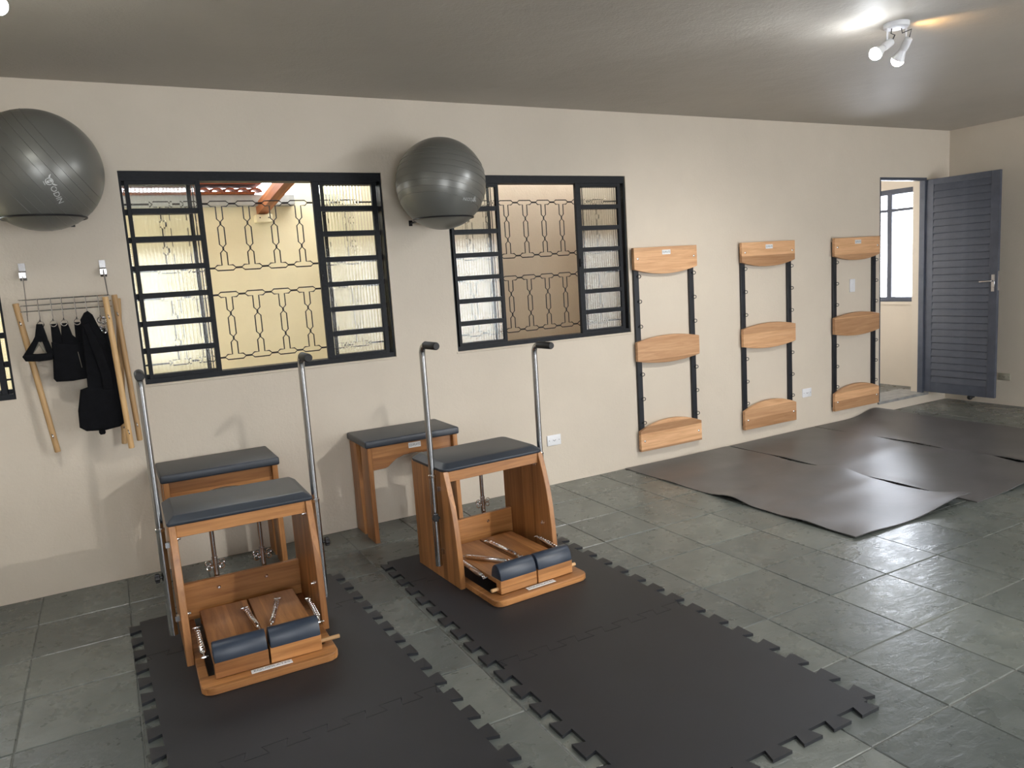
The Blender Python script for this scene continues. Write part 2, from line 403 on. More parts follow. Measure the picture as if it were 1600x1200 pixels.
def steel_window(n, w, label, open_c=(0.42, 1.05)):
    """w = (x0,x1,z0,z1); room face of the wall is y=0; frame set a little back"""
    x0, x1, z0, z1 = w; xc = (x0+x1)/2; hw = (x1-x0)/2; dz = z0-1.10
    root = sroot('window_%d' % n, (xc, 0, dz), label)
    a, b = 1.10, 1.10+(z1-z0)
    fr = MB()
    fr.box(-hw, hw, 0.012, 0.105, a, a+0.03).box(-hw, hw, 0.012, 0.105, b-0.052, b).box(-hw, -hw+0.012, 0.012, 0.105, a+0.03, b-0.052).box(hw-0.012, hw, 0.012, 0.105, a+0.03, b-0.052)
    fr.build('window_frame', 'steel_paint', root)
    def sash(name, xa, xb, y0, y1, st_l, st_r):
        s = MB(); zb, zt = a+0.022, b-0.045
        s.box(xa, xa+st_l, y0, y1, zb, zt, 0.002).box(xb-st_r, xb, y0, y1, zb, zt, 0.002)
        for k, z in enumerate(BARZ):
            lo, hi = (zb, z) if k == 0 else (z, zt) if k == 7 else (z-0.0155, z+0.0155)
            s.box(xa+st_l, xb-st_r, y0, y1, lo, hi)
        o = s.build(name, 'steel_paint', root)
        pw = (xb-xa-st_l-st_r)/2; ph = 0.07
        pm = MB().box(-pw, pw, -0.002, 0.002, -ph, ph).mesh('pane', 'ribbed_glass'); pm.materials.append(MATS['flat_glass'])
        for pf in pm.polygons:
            if pf.normal.y > 0.5: pf.material_index = 1
        for k in range(7): link('pane', pm, o, ((xa+st_l+xb-st_r)/2, (y0+y1)/2, (BARZ[k]+BARZ[k+1])/2))
        return o
    ol, orr = open_c
    ll = sash('sliding_sash', -hw+0.026, -hw+ol, 0.020, 0.048, 0.022, 0.027)
    sash('fixed_sash', -hw+0.004, -hw+ol-0.045, 0.064, 0.092, 0.006, 0.024)
    rr = sash('sliding_sash', -hw+ol+0.645, hw-0.034, 0.020, 0.048, 0.045, 0.03)
    sash('fixed_sash', -hw+ol+0.705, hw-0.006, 0.064, 0.092, 0.026, 0.008)
    MB().box(-0.008, 0.008, 0.004, 0.02, -0.03, 0.03, 0.002).cyl((0, 0.006, 0), (0, -0.006, 0), 0.006, 8).build('latch', 'steel_paint', rr).location = (-hw+ol+0.66, 0, 1.66)
    g = grille_mesh(hw).build('security_grille', 'grille_iron', root); g.location = (0, 0.122, 0); g['label'] = 'black wrought iron security grille'
    return root
steel_window(1, W1, 'dark steel window cut off by the left edge of the picture')
steel_window(2, W2, 'dark steel window between the two silver balls, cream wall seen through it')
steel_window(3, W3, 'dark steel window left of the wall boards, beige wall seen through it', (0.408, 1.02))
# plaster lip under the windows
for k, w in ((1, W2), (2, W3)):
    struct(MB().box(w[0]-0.01, w[1]+0.02, -0.006, 0.004, w[2]-0.014, w[2]-0.001, 0.002).build('trim_%d' % k, 'wall_paint'))

# outside corridor seen through the windows
wall_with_holes('wall_courtyard', 0, -4.5, 2.02, 1.30, 1.45, [], 'cream_wall', -0.2, 2.235)
struct(MB().box(1.42, 2.02, 1.31, 1.45, 2.20, 3.1).build('wall_courtyard_pier', 'cream_wall'))
wall_with_holes('wall_side_building', 0, 2.02, 6.2, 1.02, 1.45, [], 'beige_wall', -0.2, 3.0)
struct(MB().box(-4.5, 1.75, WT, 0.80, 2.78, 2.86).build('ceiling_sky_block', 'beige_wall'))  # unseen roof slab added to cut the skylight in the courtyard
struct(MB().box(1.75, 6.2, WT, 0.72, 2.62, 2.72).build('ceiling_dimming_slab', 'beige_wall'))  # unseen slab added to dim the beige wall outside
struct(MB().box(-4.5, 6.2, WT, 1.45, -0.2, -0.08).build('floor_corridor', 'corridor_ground'))
for n, xw in enumerate((-4.6, 6.2)):
    struct(MB().box(xw, xw+0.1, WT, 1.45, -0.2, 3.0).build('wall_sky_block', 'beige_wall'))  # unseen walls added to keep bright sky out of the panes
can = thing('tiled_canopy', (1.16, 1.30, 2.16), 'timber and clay tile canopy edge above the cream wall outside the window', 'roof')
MB().box(-1.5, 0.24, -0.10, 0.02, 0.065, 0.145, 0.006).build('gutter', 'gutter_metal', can)
MB().box(-1.5, -0.05, -0.11, 0.0, 0.147, 0.165, 0.003).build('batten', 'beam_wood', can)
MB().box(-1.5, -0.02, -0.26, -0.22, 0.212, 0.238, 0.003).build('batten', 'beam_wood', can)
arc = [(0.044*math.cos(PI*k/8), 0.034*math.sin(PI*k/8)) for k in range(9)]
tile = MB().prism(arc + [(0.036*math.cos(PI*k/8), 0.024*math.sin(PI*k/8)) for k in range(8, -1, -1)], 1, -0.20, 0.03).mesh('roof_tile', 'clay_tile')
for k in range(17):
    o = link('roof_tile', tile, can, (-1.49+k*0.0895, 0, 0.166)); o.rotation_euler.x = 0.09
MB().box(-1.5, -0.02, -0.215, 0.03, 0.206, 0.216).build('roof_lining', 'clay_tile', can)
rf = MB().prism([(-0.035, 0), (0.035, 0), (0.035, 0.085), (-0.035, 0.085)], 1, 0.0, -1.10, 0.004).build('rafter', 'beam_wood', can); rf.rotation_euler.x = -0.10
cb = MB().box(-0.06, 0.06, -0.10, 0.0, -0.058, 0.0, 0.004).build('corbel', 'cream_wall', can)
for s in (-1, 1): MB().cyl((s*0.032, -0.10, -0.026), (s*0.032, -0.104, -0.026), 0.005, 8).build('bolt', 'grille_iron', cb)

# ------------------------------------------------------------------ doorway, step, anteroom
struct(MB().box(DX0-0.02, DX1+0.06, -0.02, 0.30, 0.085, 0.112, 0.004).build('trim_3', 'sill_stone'), 'pale stone threshold of the doorway')
door = sroot('door_1', (DX1, 0, 0), 'open dark blue grey louvred metal door in the far corner')
f = MB().box(DX0-DX1, 0.0, -0.004, 0.05, DZ1-0.028, DZ1).box(-0.03, 0.0, -0.004, 0.05, DZ0, DZ1-0.028).box(DX0-DX1, DX0-DX1+0.012, -0.004, 0.05, DZ0, DZ1-0.028).build('door_frame', 'door_paint', door)
LW, LZ0, LZ1 = 0.70, 0.125, 2.262
leaf = MB().box(-0.018, 0.018, -0.004, -0.078, LZ0, LZ1, 0.002).box(-0.018, 0.018, -LW+0.075, -LW, LZ0, LZ1, 0.002)
leaf.box(-0.018, 0.018, -0.078, -LW+0.075, LZ0, LZ0+0.10).box(-0.018, 0.018, -0.078, -LW+0.075, LZ1-0.055, LZ1).box(-0.004, 0.0, -0.078, -LW+0.075, LZ0+0.1, LZ1-0.055)
leaf = leaf.build('door_leaf', 'door_paint', door); leaf.location = (0.012, 0, 0); leaf.rotation_euler.z = 0.02
ns = 29; z_a, z_b = LZ0+0.10, LZ1-0.055; pz = (z_b-z_a)/ns
sm = MB().prism([(-0.016, -pz*0.52), (-0.020, -pz*0.46), (-0.008, pz*0.50), (-0.003, pz*0.50), (-0.003, -pz*0.50)], 1, -0.078, -LW+0.075).mesh('slat', 'door_paint')
for k in range(ns): link('slat', sm, leaf, (0, 0, z_a+(k+0.5)*pz))
hz = 1.245
MB().box(-0.018, -0.023, -LW+0.022, -LW+0.052, hz-0.10, hz+0.06, 0.001).box(-0.010, 0.010, -LW-0.002, -LW+0.002, hz-0.09, hz+0.09).cyl((-0.023, -LW+0.037, hz-0.06), (-0.027, -LW+0.037, hz-0.06), 0.009, 10).build('lock_plate', 'chrome', leaf)
MB().tube([(-0.02, -LW+0.037, hz), (-0.055, -LW+0.037, hz), (-0.060, -LW+0.042, hz), (-0.060, -LW+0.14, hz-0.004)], 0.009, 10).build('lever_handle', 'chrome', leaf)
ds = thing('door_stop', (7.72, -0.30, 0.0), 'small black round door stop low under the louvred door', 'door stop')
MB().cyl((0.03, 0, 0.05), (-0.03, 0, 0.05), 0.012, 12).build('stem', 'black_plastic', ds); MB().sphere((-0.04, 0, 0.05), 0.026).build('bumper', 'black_plastic', ds)
# anteroom beyond the door
struct(MB().box(5.6, XR, WT, 2.6, 0.02, 0.085).build('floor_anteroom', 'slate'))
wall_with_holes('wall_anteroom_right', 1, WT, 2.74, XR, XR+WT, [(0.20, 1.40, 1.025, 2.25)], 'wall_paint', 0.0, 2.72)
wall_with_holes('wall_anteroom_back', 0, 5.46, XR, 2.6, 2.74, [], 'wall_paint', 0.0, 2.72)
wall_with_holes('wall_anteroom_left', 1, WT, 2.6, 6.25, 6.35, [], 'wall_paint', 0.0, 2.72)
struct(MB().box(5.46, XR+WT, WT, 2.74, 2.55, 2.72).build('ceiling_anteroom', 'ceiling_paint'))
w4 = sroot('window_4', (XR, 0.8, 1.025), 'bright daylit window seen through the open doorway')
f = MB()
f.box(0.02, 0.08, -0.6, 0.6, 0, 0.05).box(0.02, 0.08, -0.6, 0.6, 1.17, 1.225).box(0.02, 0.08, -0.6, -0.575, 0.05, 1.17).box(0.02, 0.08, 0.575, 0.6, 0.05, 1.17)
f.box(0.02, 0.08, -0.155, -0.10, 0.05, 1.17).box(0.02, 0.07, -0.575, -0.155, 0.985, 1.015).box(0.02, 0.07, -0.10, 0.575, 0.985, 1.015)
f.build('window_frame', 'door_paint', w4)
for ya, yb in ((-0.575, -0.155), (-0.10, 0.575)):
    for za, zb in ((0.05, 0.985), (1.015, 1.17)): MB().box(0.048, 0.052, ya, yb, za, zb).build('pane', 'clear_glass', w4)
MB().box(-0.02, 0.06, -0.62, 0.62, -0.03, 0.0).build('window_sill', 'wall_paint', w4)

# ------------------------------------------------------------------ spring chairs
def spring(parent, p0, p1, r=0.0122):
    p0 = Vector(p0); p1 = Vector(p1); d = (p1-p0); L = d.length
    s = MB().lathe(p0, p1, [(0.010, 0.004), (0.016, r*0.75), (0.024, r), (L-0.024, r), (L-0.016, r*0.75), (L-0.010, 0.004)], 14)
    for q in range(9):
        t = 0.03+(L-0.06)*q/8; s.ring(p0+d.normalized()*t, d, r, 0.0008, 14, 5)
    o = s.build('spring', 'chrome', parent)
    up = Vector((0, 0, 1)); side = d.normalized().cross(up)
    for e, sg in ((p0, -1), (p1, 1)):
        h = MB().ring(e, side if sg > 0 else up, 0.010, 0.0028, 12, 6)
        q = e+d.normalized()*sg*0.022
        h.lathe(q-side*0.016, q+side*0.016, [(0, 0.003), (0.008, 0.005), (0.024, 0.005), (0.032, 0.003)], 8).cyl(e, q, 0.0035, 6)
        h.build('snap_hook', 'chrome', o)
    return o
def spring_chair(loc, rz, label, springs, dowel, tops, knob_side, pad_round):
    c = thing('spring_chair', loc, label, 'exercise chair', 'wooden spring chairs on the foam mats', rz)
    prof = [(0, 0), (-.490, 0), (-.489, .08), (-.482, .19), (-.470, .30), (-.450, .41), (-.420, .51), (-.389, .597), (0, .597)]
    for s in (-1, 1):
        p = MB().prism(prof, 0, s*.277, s*.307, .0025).build('side_panel', 'chair_wood_z', c)
        for (y, z) in ((-.36, .53), (-.40, .20)): MB().lathe((s*.277, y, z), (s*.262, y, z), [(0, .012), (.004, .012), (.006, .007), (.015, .006)], 10).build('bolt', 'chrome', p)
    U = [(-.275, -.03), (-.275, -.765), (-.265, -.788), (-.242, -.803), (-.22, -.806), (.22, -.806), (.242, -.803), (.265, -.788), (.275, -.765), (.275, -.03), (.238, -.03), (.238, -.69), (-.238, -.69), (-.238, -.03)]
    MB().prism(U, 2, 0.0, .031, .003).build('base_board', 'chair_wood_x', c)
    plate(c, 0.0, -.770, .0335, .165, .030, tilt=-PI/2+0.0)
    MB().box(-.277, .277, -.045, -.07, .032, .212, .002).build('back_board', 'chair_wood_x', c)
    MB().box(-.277, .277, -.362, -.386, .540, .596, .002).build('front_rail', 'chair_wood_x', c)
    MB().box(-.277, .277, -.004, -.028, .540, .596, .002).build('rear_rail', 'chair_wood_x', c)
    MB().box(-.277, .277, -.03, -.36, .578, .596).build('seat_deck', 'chair_wood_x', c)
    # upholstered pad with sloping edges
    def rr(hx, y0, y1, r, n=5):
        pts = []
        for cx, cy, a0 in ((hx-r, y1-r, 0), (-hx+r, y1-r, PI/2), (-hx+r, y0+r, PI), (hx-r, y0+r, 1.5*PI)):
            for k in range(n+1): a = a0+PI/2*k/n; pts.append((cx+r*math.cos(a), cy+r*math.sin(a)))
        return pts
    rc = .012+pad_round
    rings = [(rr(.310, -.397, .006, rc), .598), (rr(.313, -.400, .009, rc), .604), (rr(.312, -.399, .008, rc), .612), (rr(.284, -.368, -.022, max(.008, rc-.01)), .633), (rr(.278, -.361, -.028, max(.008, rc-.012)), .636)]
    n = len(rings[0][0]); vs = [(x, y, z) for P, z in rings for x, y in P]; fs = [tuple(range(n))[::-1], tuple((len(rings)-1)*n+k for k in range(n))]
    for i in range(len(rings)-1):
        for k in range(n): fs.append((i*n+k, i*n+(k+1) % n, (i+1)*n+(k+1) % n, (i+1)*n+k))
    MB().add(vs, fs, True).build('seat_pad', 'vinyl', c)
    # chrome posts behind the back board with wing eyes
    for x in (-.112, .112):
        p = MB().cyl((x, -.022, .06), (x, -.022, .30), .0135, 14).cyl((x, -.022, .30), (x, -.022, .575), .011, 14).ring((x, -.022, .30), (0, 0, 1), .0125, .003, 14, 6).build('spring_post', 'tube_steel', c)
        for s in (-1, 1):
            MB().ring((x+s*.032, -.022, .275), (0, 1, .3), .013, .0026, 14, 6).ring((x+s*.030, -.022, .250), (0, 1, -.3), .011, .0026, 14, 6).cyl((x, -.022, .262), (x+s*.022, -.022, .262), .003, 6).build('spring_eye', 'chrome', p)
        MB().lathe((x, -.07, .165), (x, -.078, .165), [(0, .009), (.004, .009), (.008, .005)], 10).build('bolt', 'chrome', c)
    # split pedals
    for s in (-1, 1):
        xa, xb = (-.216, -.004) if s < 0 else (.004, .216)
        pd = MB().box(xa, xb, -.15, -.705, .078, .101, .002).build('pedal', 'chair_wood_y', c)
        MB().box(xa, xb, -.700, -.744, .034, .102, .002).build('pedal_front', 'chair_wood_x', pd)
        dp = [(-.655+0.0, .102)] + [(-.700-.046*math.cos(a), .108+.066*math.sin(a)) for a in [PI-PI*k/12 for k in range(13)]] + [(-.746, .102)]
        MB().prism(dp, 0, xa+.002, xb-.002, .004, 2).build('foot_pad', 'vinyl_blue', pd)
        MB().box(xa, xb, -.15, -.165, .04, .078).build('hinge_block', 'chair_wood_x', pd)
    MB().cyl(dowel[0], dowel[1], .009, 12, .002).build('dowel', 'dowel_wood', c)
    for a, b in springs: spring(c, a, b)
    # handle poles
    for s, zt in zip((-1, 1), tops):
        x, y = s*.338, -.322
        sl = MB().cyl((x, y, .090), (x, y, .570), .0180, 16).build('pole_sleeve', 'tube_steel', c)
        MB().lathe((x, y, .566), (x, y, .582), [(0, .0185), (.003, .0200), (.013, .0200), (.016, .0175)], 16).build('collar', 'chrome', sl)
        for z in (.16, .50): MB().box(s*.307, s*.330, y-.012, y+.012, z-.012, z+.012).build('bracket', 'tube_steel', sl)
        kx, ky = (1, 0) if knob_side else (.35, -.94)
        kd = Vector((s*kx, ky, 0)).normalized(); ko = Vector((x, y, .36))
        kb = MB().cyl(ko+kd*.014, ko+kd*.026, .006, 8).lathe(ko+kd*.024, ko+kd*.046, [(0, .012), (.004, .018), (.018, .018), (.022, .014)], 12)
        sd = kd.cross(Vector((0, 0, 1)))
        for k in range(6):
            a = 2*PI*k/6; q = ko+(sd*math.cos(a)+Vector((0, 0, 1))*math.sin(a))*.016; kb.cyl(q+kd*.026, q+kd*.044, .006, 8, .001)
        kb.build('star_knob', 'black_plastic', sl)
        pts = [(x, y, .40), (x, y, .8), (x, y, zt-.075)] + [(x, y-.045+.045*math.cos(a), zt-.045-.02+.05*math.sin(a)+0.0) for a in [PI/2*k/6 for k in range(1, 7)]]
        zz = pts[-1][2]; pts.append((x, y-.075, zz)); pts.append((x, y-.16, zz))
        pl = MB().tube(pts, .0155, 14).build('handle_pole', 'tube_steel', c)
        MB().lathe((x, y-.045, zz), (x, y-.172, zz), [(0, .016), (.004, .020), (.030, .0195), (.120, .0195), (.127, .016)], 16).build('grip', 'grip_rubber', pl)
    return c
MT = 0.012
spring_chair((0.446, -0.894, MT), -0.015, 'wooden spring chair nearest the camera, on the left foam mats', [
    ((-.028, -.300, .113), (-.006, -.545, .113)), ((.118, -.285, .113), (.047, -.540, .113)), ((-.247, -.40, .115), (-.243, -.62, .095)), ((.246, -.395, .120), (.243, -.60, .105))],
    ((.20, -.715, .060), (.300, -.715, .060)), (1.279, 1.281), True, 0.0)
spring_chair((1.706, -0.865, MT), 0.059, 'wooden spring chair on the right foam mats, below the second ball', [
    ((.008, -.245, .113), (.020, -.530, .113)), ((-.205, -.345, .113), (-.060, -.570, .113)), ((-.250, -.40, .115), (-.243, -.62, .098)), ((.246, -.395, .120), (.243, -.62, .105))],
    ((-.255, -.715, .055), (.255, -.715, .060)), (1.27, 1.203), False, 0.03)

# ------------------------------------------------------------------ box stools against the wall
def box_stool(loc, label, named):
    c = thing('box_stool', loc, label, 'stool', 'upholstered wooden stools against the wall')
    fr = [(-.185, .60), (-.185, .50), (-.180, .40), (-.178, .28), (-.182, .14), (-.188, 0), (-.030, 0), (-.034, .12), (-.040, .30), (-.044, .46), (-.046, .60)]
    for s in (-1, 1):
        for q in (-1, 1):
            MB().prism([(y if q < 0 else -y, z) for y, z in fr], 0, s*.270, s*.300, .0025).build('leg', 'chair_wood_z', c)
    ap = [(-.27, .600), (-.27, .452)] + [(x, z) for x, z in [(-.185, .455), (-.165, .462), (-.145, .478), (-.11, .502), (-.06, .518), (0, .523), (.06, .518), (.11, .502), (.145, .478), (.165, .462), (.185, .455)]] + [(.27, .452), (.27, .600)]
    for y in (-.160, .135): MB().prism(ap, 1, y, y+.025, .002).build('apron', 'chair_wood_x', c)
    bm = MB().box(-.312, .312, -.196, .196, .601, .646, .010, 3); bm.build('seat_pad', 'vinyl', c)
    if named: plate(c, 0.015, -.1600, .572, .082, .034)
    return c
box_stool((0.470, -0.215, 0), 'upholstered stool against the wall, half hidden behind the nearest spring chair', False)
box_stool((1.603, -0.205, 0), 'upholstered stool with arched apron against the wall under the second ball', True)

# ------------------------------------------------------------------ wall board units
def wall_boards(xc, label):
    c = thing('wall_spring_board', (xc, 0, 0), label, 'wall rack', 'wall mounted spring boards')
    hw = .320
    def arc(z_end, z_mid, n=12): return [(-hw+2*hw*k/n, z_mid-(z_mid-z_end)*(2*k/n-1)**2) for k in range(n+1)]
    shapes = [[(-hw, 1.733)] + arc(1.567, 1.522) + [(hw, 1.733)], arc(.848, .815) + arc(1.000, 1.035)[::-1], [(hw, .119), (-hw, .119)] + arc(.285, .352)]
    for k, sh in enumerate(shapes):
        b = MB().prism(sh, 1, -.022, -.052, .002).build('board', 'bar_wood', c)
        if k != 1:
            for s in (-1, 1): MB().lathe((s*.284, -.052, (1.648, 0, .203)[k]), (s*.284, -.058, (1.648, 0, .203)[k]), [(0, .010), (.003, .009), (.006, .004)], 12).build('dome_bolt', 'chrome', b)
    for s in (-1, 1):
        r = MB().box(s*.281-.024, s*.281+.024, 0, -.022, .15, 1.70, .002).build('rail', 'rail_paint', c)
        em = MB().ring((0.016, -.010, 0), (-.35, -1, 0), .0130, .0030, 16, 6).cyl((-.004, -.002, 0), (0.004, -.010, 0), .0045, 6).mesh('eye_bolt', 'rail_paint')
        for z in (1.512, 1.316, 1.120, .739, .541, .347): link('eye_bolt', em, r, (s*.281+.004, -.022, z))
    plate(c, 0.0, -.0522, 1.690, .085, .036)
    return c
wall_boards(3.966, 'wall spring board with three curved planks, the one beside the window')
wall_boards(5.105, 'wall spring board with three curved planks, the middle one of three')
wall_boards(6.268, 'wall spring board with three curved planks, the one beside the doorway')

# ------------------------------------------------------------------ exercise balls on wall hoops
def ball(xc, zc, R, axis, label, ring_z, text_dir, text_rot, text_size, emblem):
    c = thing('exercise_ball', (xc, -R-.012, zc), label, 'exercise ball', 'silver exercise balls on wall hoops')
    prof = []; n = 96; gro = [math.radians(q) for q in (-30, -22, -14, -6, 4, 12, 20, 28)]
    lat = sorted([-PI/2+PI*k/n for k in range(n+1)] + [g+e for g in gro for e in (-.006, -.003, 0, .003, .006)])
    for t in lat:
        r = R
        for g in gro:
            if abs(t-g) < .0045: r = R+.0020
        prof.append((R+r*math.sin(t), r*math.cos(t)))
    a = Vector(axis).normalized()
    MB().lathe(-a*R, a*R, prof, 72).build('ball_shell', 'ball_vinyl', c)
    # printing wrapped onto the sphere
    td = Vector(text_dir).normalized(); ex = Vector((0, 0, 1)).cross(td).normalized(); ey = td.cross(ex)
    cs, sn = math.cos(text_rot), math.sin(text_rot)
    def wrap(vs, ox, oy, rr):
        out = []
        for x, y in vs:
            x += ox; y += oy; X, Y = x*cs-y*sn, x*sn+y*cs
            out.append((td*R+ex*X+ey*Y).normalized()*rr)
        return out
    vs, fs = text_geo('ODIN', text_size)
    m = MB().add(wrap([(v.x, v.y) for v in vs], 0, 0, R+.0016), fs)
    m.build('lettering', 'ball_print', c)
    if emblem:
        e = MB(); k = text_size*1.25
        def poly(pts): e.add(wrap([(x*k, y*k) for x, y in pts], -text_size*2.0, 0, R+.0016), [tuple(range(len(pts)))])
        ringp = [(.40*math.cos(2*PI*i/16), .40*math.sin(2*PI*i/16)) for i in range(16)]; ringq = [(x*.78, y*.78) for x, y in ringp]
        for i in range(16): poly([ringp[i], ringp[(i+1) % 16], ringq[(i+1) % 16], ringq[i]])
        poly([(-.18, .05), (.18, .05), (.12, -.2), (0, -.3), (-.12, -.2)]); poly([(-.2, .1), (.2, .1), (.12, .24), (0, .3), (-.12, .24)])
        for s in (-1, 1): poly([(s*.40, .12), (s*.62, .30), (s*.66, .55), (s*.50, .38), (s*.34, .26)])
        for y in (-.55,): poly([(-.22, y), (.22, y), (.22, y+.06), (-.22, y+.06)])
        e.build('emblem', 'ball_print', c)
    rz = ring_z-zc; rr = math.sqrt(R*R-rz*rz)+.006
    h = thing('ball_hoop', (xc, 0, ring_z), ('thin black wall hoop under the ball at the left edge', 'thin black wall hoop under the ball between the windows')[xc > 1], 'wall hoop', 'black wall hoops')
    MB().ring((0, -R-.012, 0), (0, 0, 1), rr, .005, 48, 8).build('hoop', 'black_plastic', h)
    for s in (-1, 1): MB().tube([(s*.11, -.002, 0), (s*.11, -R-.012+math.sqrt(rr*rr-.11**2), 0)], .005, 8).box(s*.11-.012, s*.11+.012, 0, -.006, -.018, .018, .001).build('hoop_arm', 'black_plastic', h)
ball(-0.190, 2.239, 0.290, (.80, -.1, .55), 'large silver exercise ball on a hoop, cut by the left edge', 2.010, (.251, -.829, -.50), -1.12, .036, True)
ball(1.965, 2.180, 0.282, (.22, .15, .96), 'silver exercise ball on a hoop overlapping the corner of the second window', 1.966, (.216, -.876, -.432), PI-0.05, .028, True)

# ------------------------------------------------------------------ wire rack with straps and sticks
rk = thing('wire_rack', (-0.16, 0, 1.60), 'chrome wire rack hung from two wall hooks beside the left window', 'rack')
X = lambda x: x+0.16
for x in (-.340, .034):
    b = MB().prism([(0, .055), (-.004, .055), (-.006, .015), (-.030, -.010), (-.034, .006), (-.042, .006), (-.040, -.022), (-.010, -.022), (-.004, -.035), (0, -.035)], 0, X(x)-.016, X(x)+.016, .001).build('wall_hook', 'tube_steel', rk); b.location.z = .155
def loop(z, y0, y1, xa, xb, r=.03):
    P = []
    for cx, cy, a0 in ((xb-r, y0+r, -PI/2), (xb-r, y1-r, 0), (xa+r, y1-r, PI/2), (xa+r, y0+r, PI)):
        for k in range(5): a = a0+PI/2*k/4; P.append((cx+r*math.cos(a), cy+r*math.sin(a), z))
    return P
fr = MB()
for z in (.018, -.012, -.042): fr.tube(loop(z, -.125, -.030, X(-.372), X(.05)), .0026, 6, True)
fr.build('wire_frame', 'chrome', rk)
MB().tube([(X(-.340), -.036, .17), (X(-.342), -.05, .03), (X(-.345), -.08, -.095)], .0026, 6).build('hanging_rod', 'chrome', rk)
MB().tube([(X(.034), -.036, .165), (X(.037), -.06, .10), (X(.040), -.09, .018)], .004, 8).build('hanging_rod', 'chrome', rk)
for x in (-.287, -.229, -.181, -.121, -.070, -.011):
    P = [(X(x), -.125, .020), (X(x), -.128, -.075)] + [(X(x), -.128-.013+.013*math.cos(a), -.085-.013*math.sin(a)) for a in [PI*k/6 for k in range(7)]]
    MB().tube(P, .0028, 6).ring((X(x), -.140, -.112), (0.3, 1, 0), .016, .0024, 14, 6).build('hook', 'chrome', rk)
def stick(p0, p1, label):
    p0, p1 = Vector(p0), Vector(p1); d = (p1-p0).normalized(); L = (p1-p0).length
    c = thing('wooden_stick', tuple(p1), label, 'stick', 'pale wooden sticks on the wire rack')
    c.rotation_euler = d.to_track_quat('-Z', 'Y').to_euler()
    MB().cyl((0, 0, 0), (0, 0, L), .0148, 16, .002).build('shaft', 'stick_wood', c)
    for z in (.095, L-.105): MB().cyl((-.024, 0, z), (.020, 0, z), .003, 8).ring((.032, 0, z), (0, 1, .2), .0115, .0025, 14, 6).lathe((-.026, 0, z), (-.016, 0, z), [(0, .003), (.003, .006), (.010, .006)], 8).build('eye_bolt', 'tube_steel', c)
stick((-.387, -.075, 1.603), (-.301, -.075, .800), 'slanting wooden stick hanging alone at the left end of the wire rack')
stick((.025, -.215, 1.609), (.050, -.215, .787), 'front wooden stick in the bundle at the right end of the rack')
stick((.070, -.085, 1.618), (.098, -.085, .801), 'rightmost wooden stick in the bundle at the right end of the rack')
stick((.086, -.045, 1.598), (.020, -.050, .789), 'wooden stick crossing behind the other two in the right bundle')
def soft(name, pts, y0, y1, bev, mat, parent, sub=2): return MB().prism(pts, 1, y0, y1, bev, sub).build(name, mat, parent)
# loop strap
c = thing('loop_strap', (-.32, -.14, 1.30), 'black triangular foot strap with grey webbing, leftmost on the wire rack', 'strap')
x0, z0 = -.32, 1.30
q = lambda P: [(x-x0, z-z0) for x, z in P]
ob = q([(-.303, 1.492), (-.278, 1.490), (-.262, 1.40), (-.250, 1.335), (-.262, 1.300), (-.320, 1.300), (-.372, 1.308), (-.384, 1.330), (-.350, 1.385), (-.318, 1.430)])
ib = q([(-.300, 1.412), (-.285, 1.405), (-.276, 1.352), (-.290, 1.333), (-.335, 1.333), (-.350, 1.345), (-.322, 1.385)])
soft('strap_top', q([(-.304, 1.492), (-.278, 1.490), (-.266, 1.425), (-.262, 1.395), (-.290, 1.400), (-.335, 1.400), (-.318, 1.430)]), .0, -.028, .005, 'black_fabric', c)
soft('strap_side', q([(-.335, 1.402), (-.305, 1.402), (-.345, 1.330), (-.352, 1.308), (-.375, 1.306), (-.386, 1.330)]), .0, -.030, .005, 'black_fabric', c)
soft('strap_side', q([(-.290, 1.402), (-.262, 1.402), (-.248, 1.335), (-.256, 1.304), (-.278, 1.304), (-.276, 1.335)]), .0, -.030, .005, 'black_fabric', c)
soft('strap_base', q([(-.378, 1.336), (-.352, 1.342), (-.320, 1.338), (-.278, 1.338), (-.252, 1.336), (-.256, 1.302), (-.315, 1.299), (-.372, 1.306)]), .004, -.040, .008, 'black_fabric', c)
soft('webbing', q([(-.350, 1.342), (-.338, 1.340), (-.290, 1.402), (-.300, 1.408)]), -.006, -.012, .001, 'grey_webbing', c, 1)
soft('webbing', q([(-.276, 1.342), (-.286, 1.340), (-.312, 1.398), (-.302, 1.404)]), -.012, -.018, .001, 'grey_webbing', c, 1)
# wide double strap
c = thing('double_strap', (-.17, -.105, 1.18), 'short wide black sling with two shoulder loops hanging on the wire rack', 'strap'); x0, z0 = -.17, 1.18
soft('loop', q([(-.244, 1.486), (-.212, 1.486), (-.200, 1.400), (-.196, 1.340), (-.250, 1.340), (-.248, 1.400)]), .0, -.022, .005, 'black_fabric', c)
soft('loop', q([(-.197, 1.486), (-.166, 1.486), (-.152, 1.420), (-.120, 1.385), (-.110, 1.340), (-.200, 1.340), (-.205, 1.400)]), -.004, -.026, .005, 'black_fabric', c)
soft('loop', q([(-.136, 1.486), (-.104, 1.486), (-.090, 1.420), (-.075, 1.375), (-.080, 1.335), (-.135, 1.335), (-.140, 1.400)]), -.002, -.024, .005, 'black_fabric', c)
soft('sling_body', q([(-.252, 1.392), (-.215, 1.380), (-.160, 1.374), (-.105, 1.380), (-.076, 1.372), (-.085, 1.25), (-.108, 1.184), (-.180, 1.178), (-.255, 1.182), (-.266, 1.200), (-.256, 1.30)]), .010, -.040, .010, 'black_fabric', c, 3)
soft('zip_edge', q([(-.139, 1.330), (-.136, 1.330), (-.128, 1.245), (-.131, 1.245)]), -.039, -.043, .0005, 'grey_webbing', c, 1)
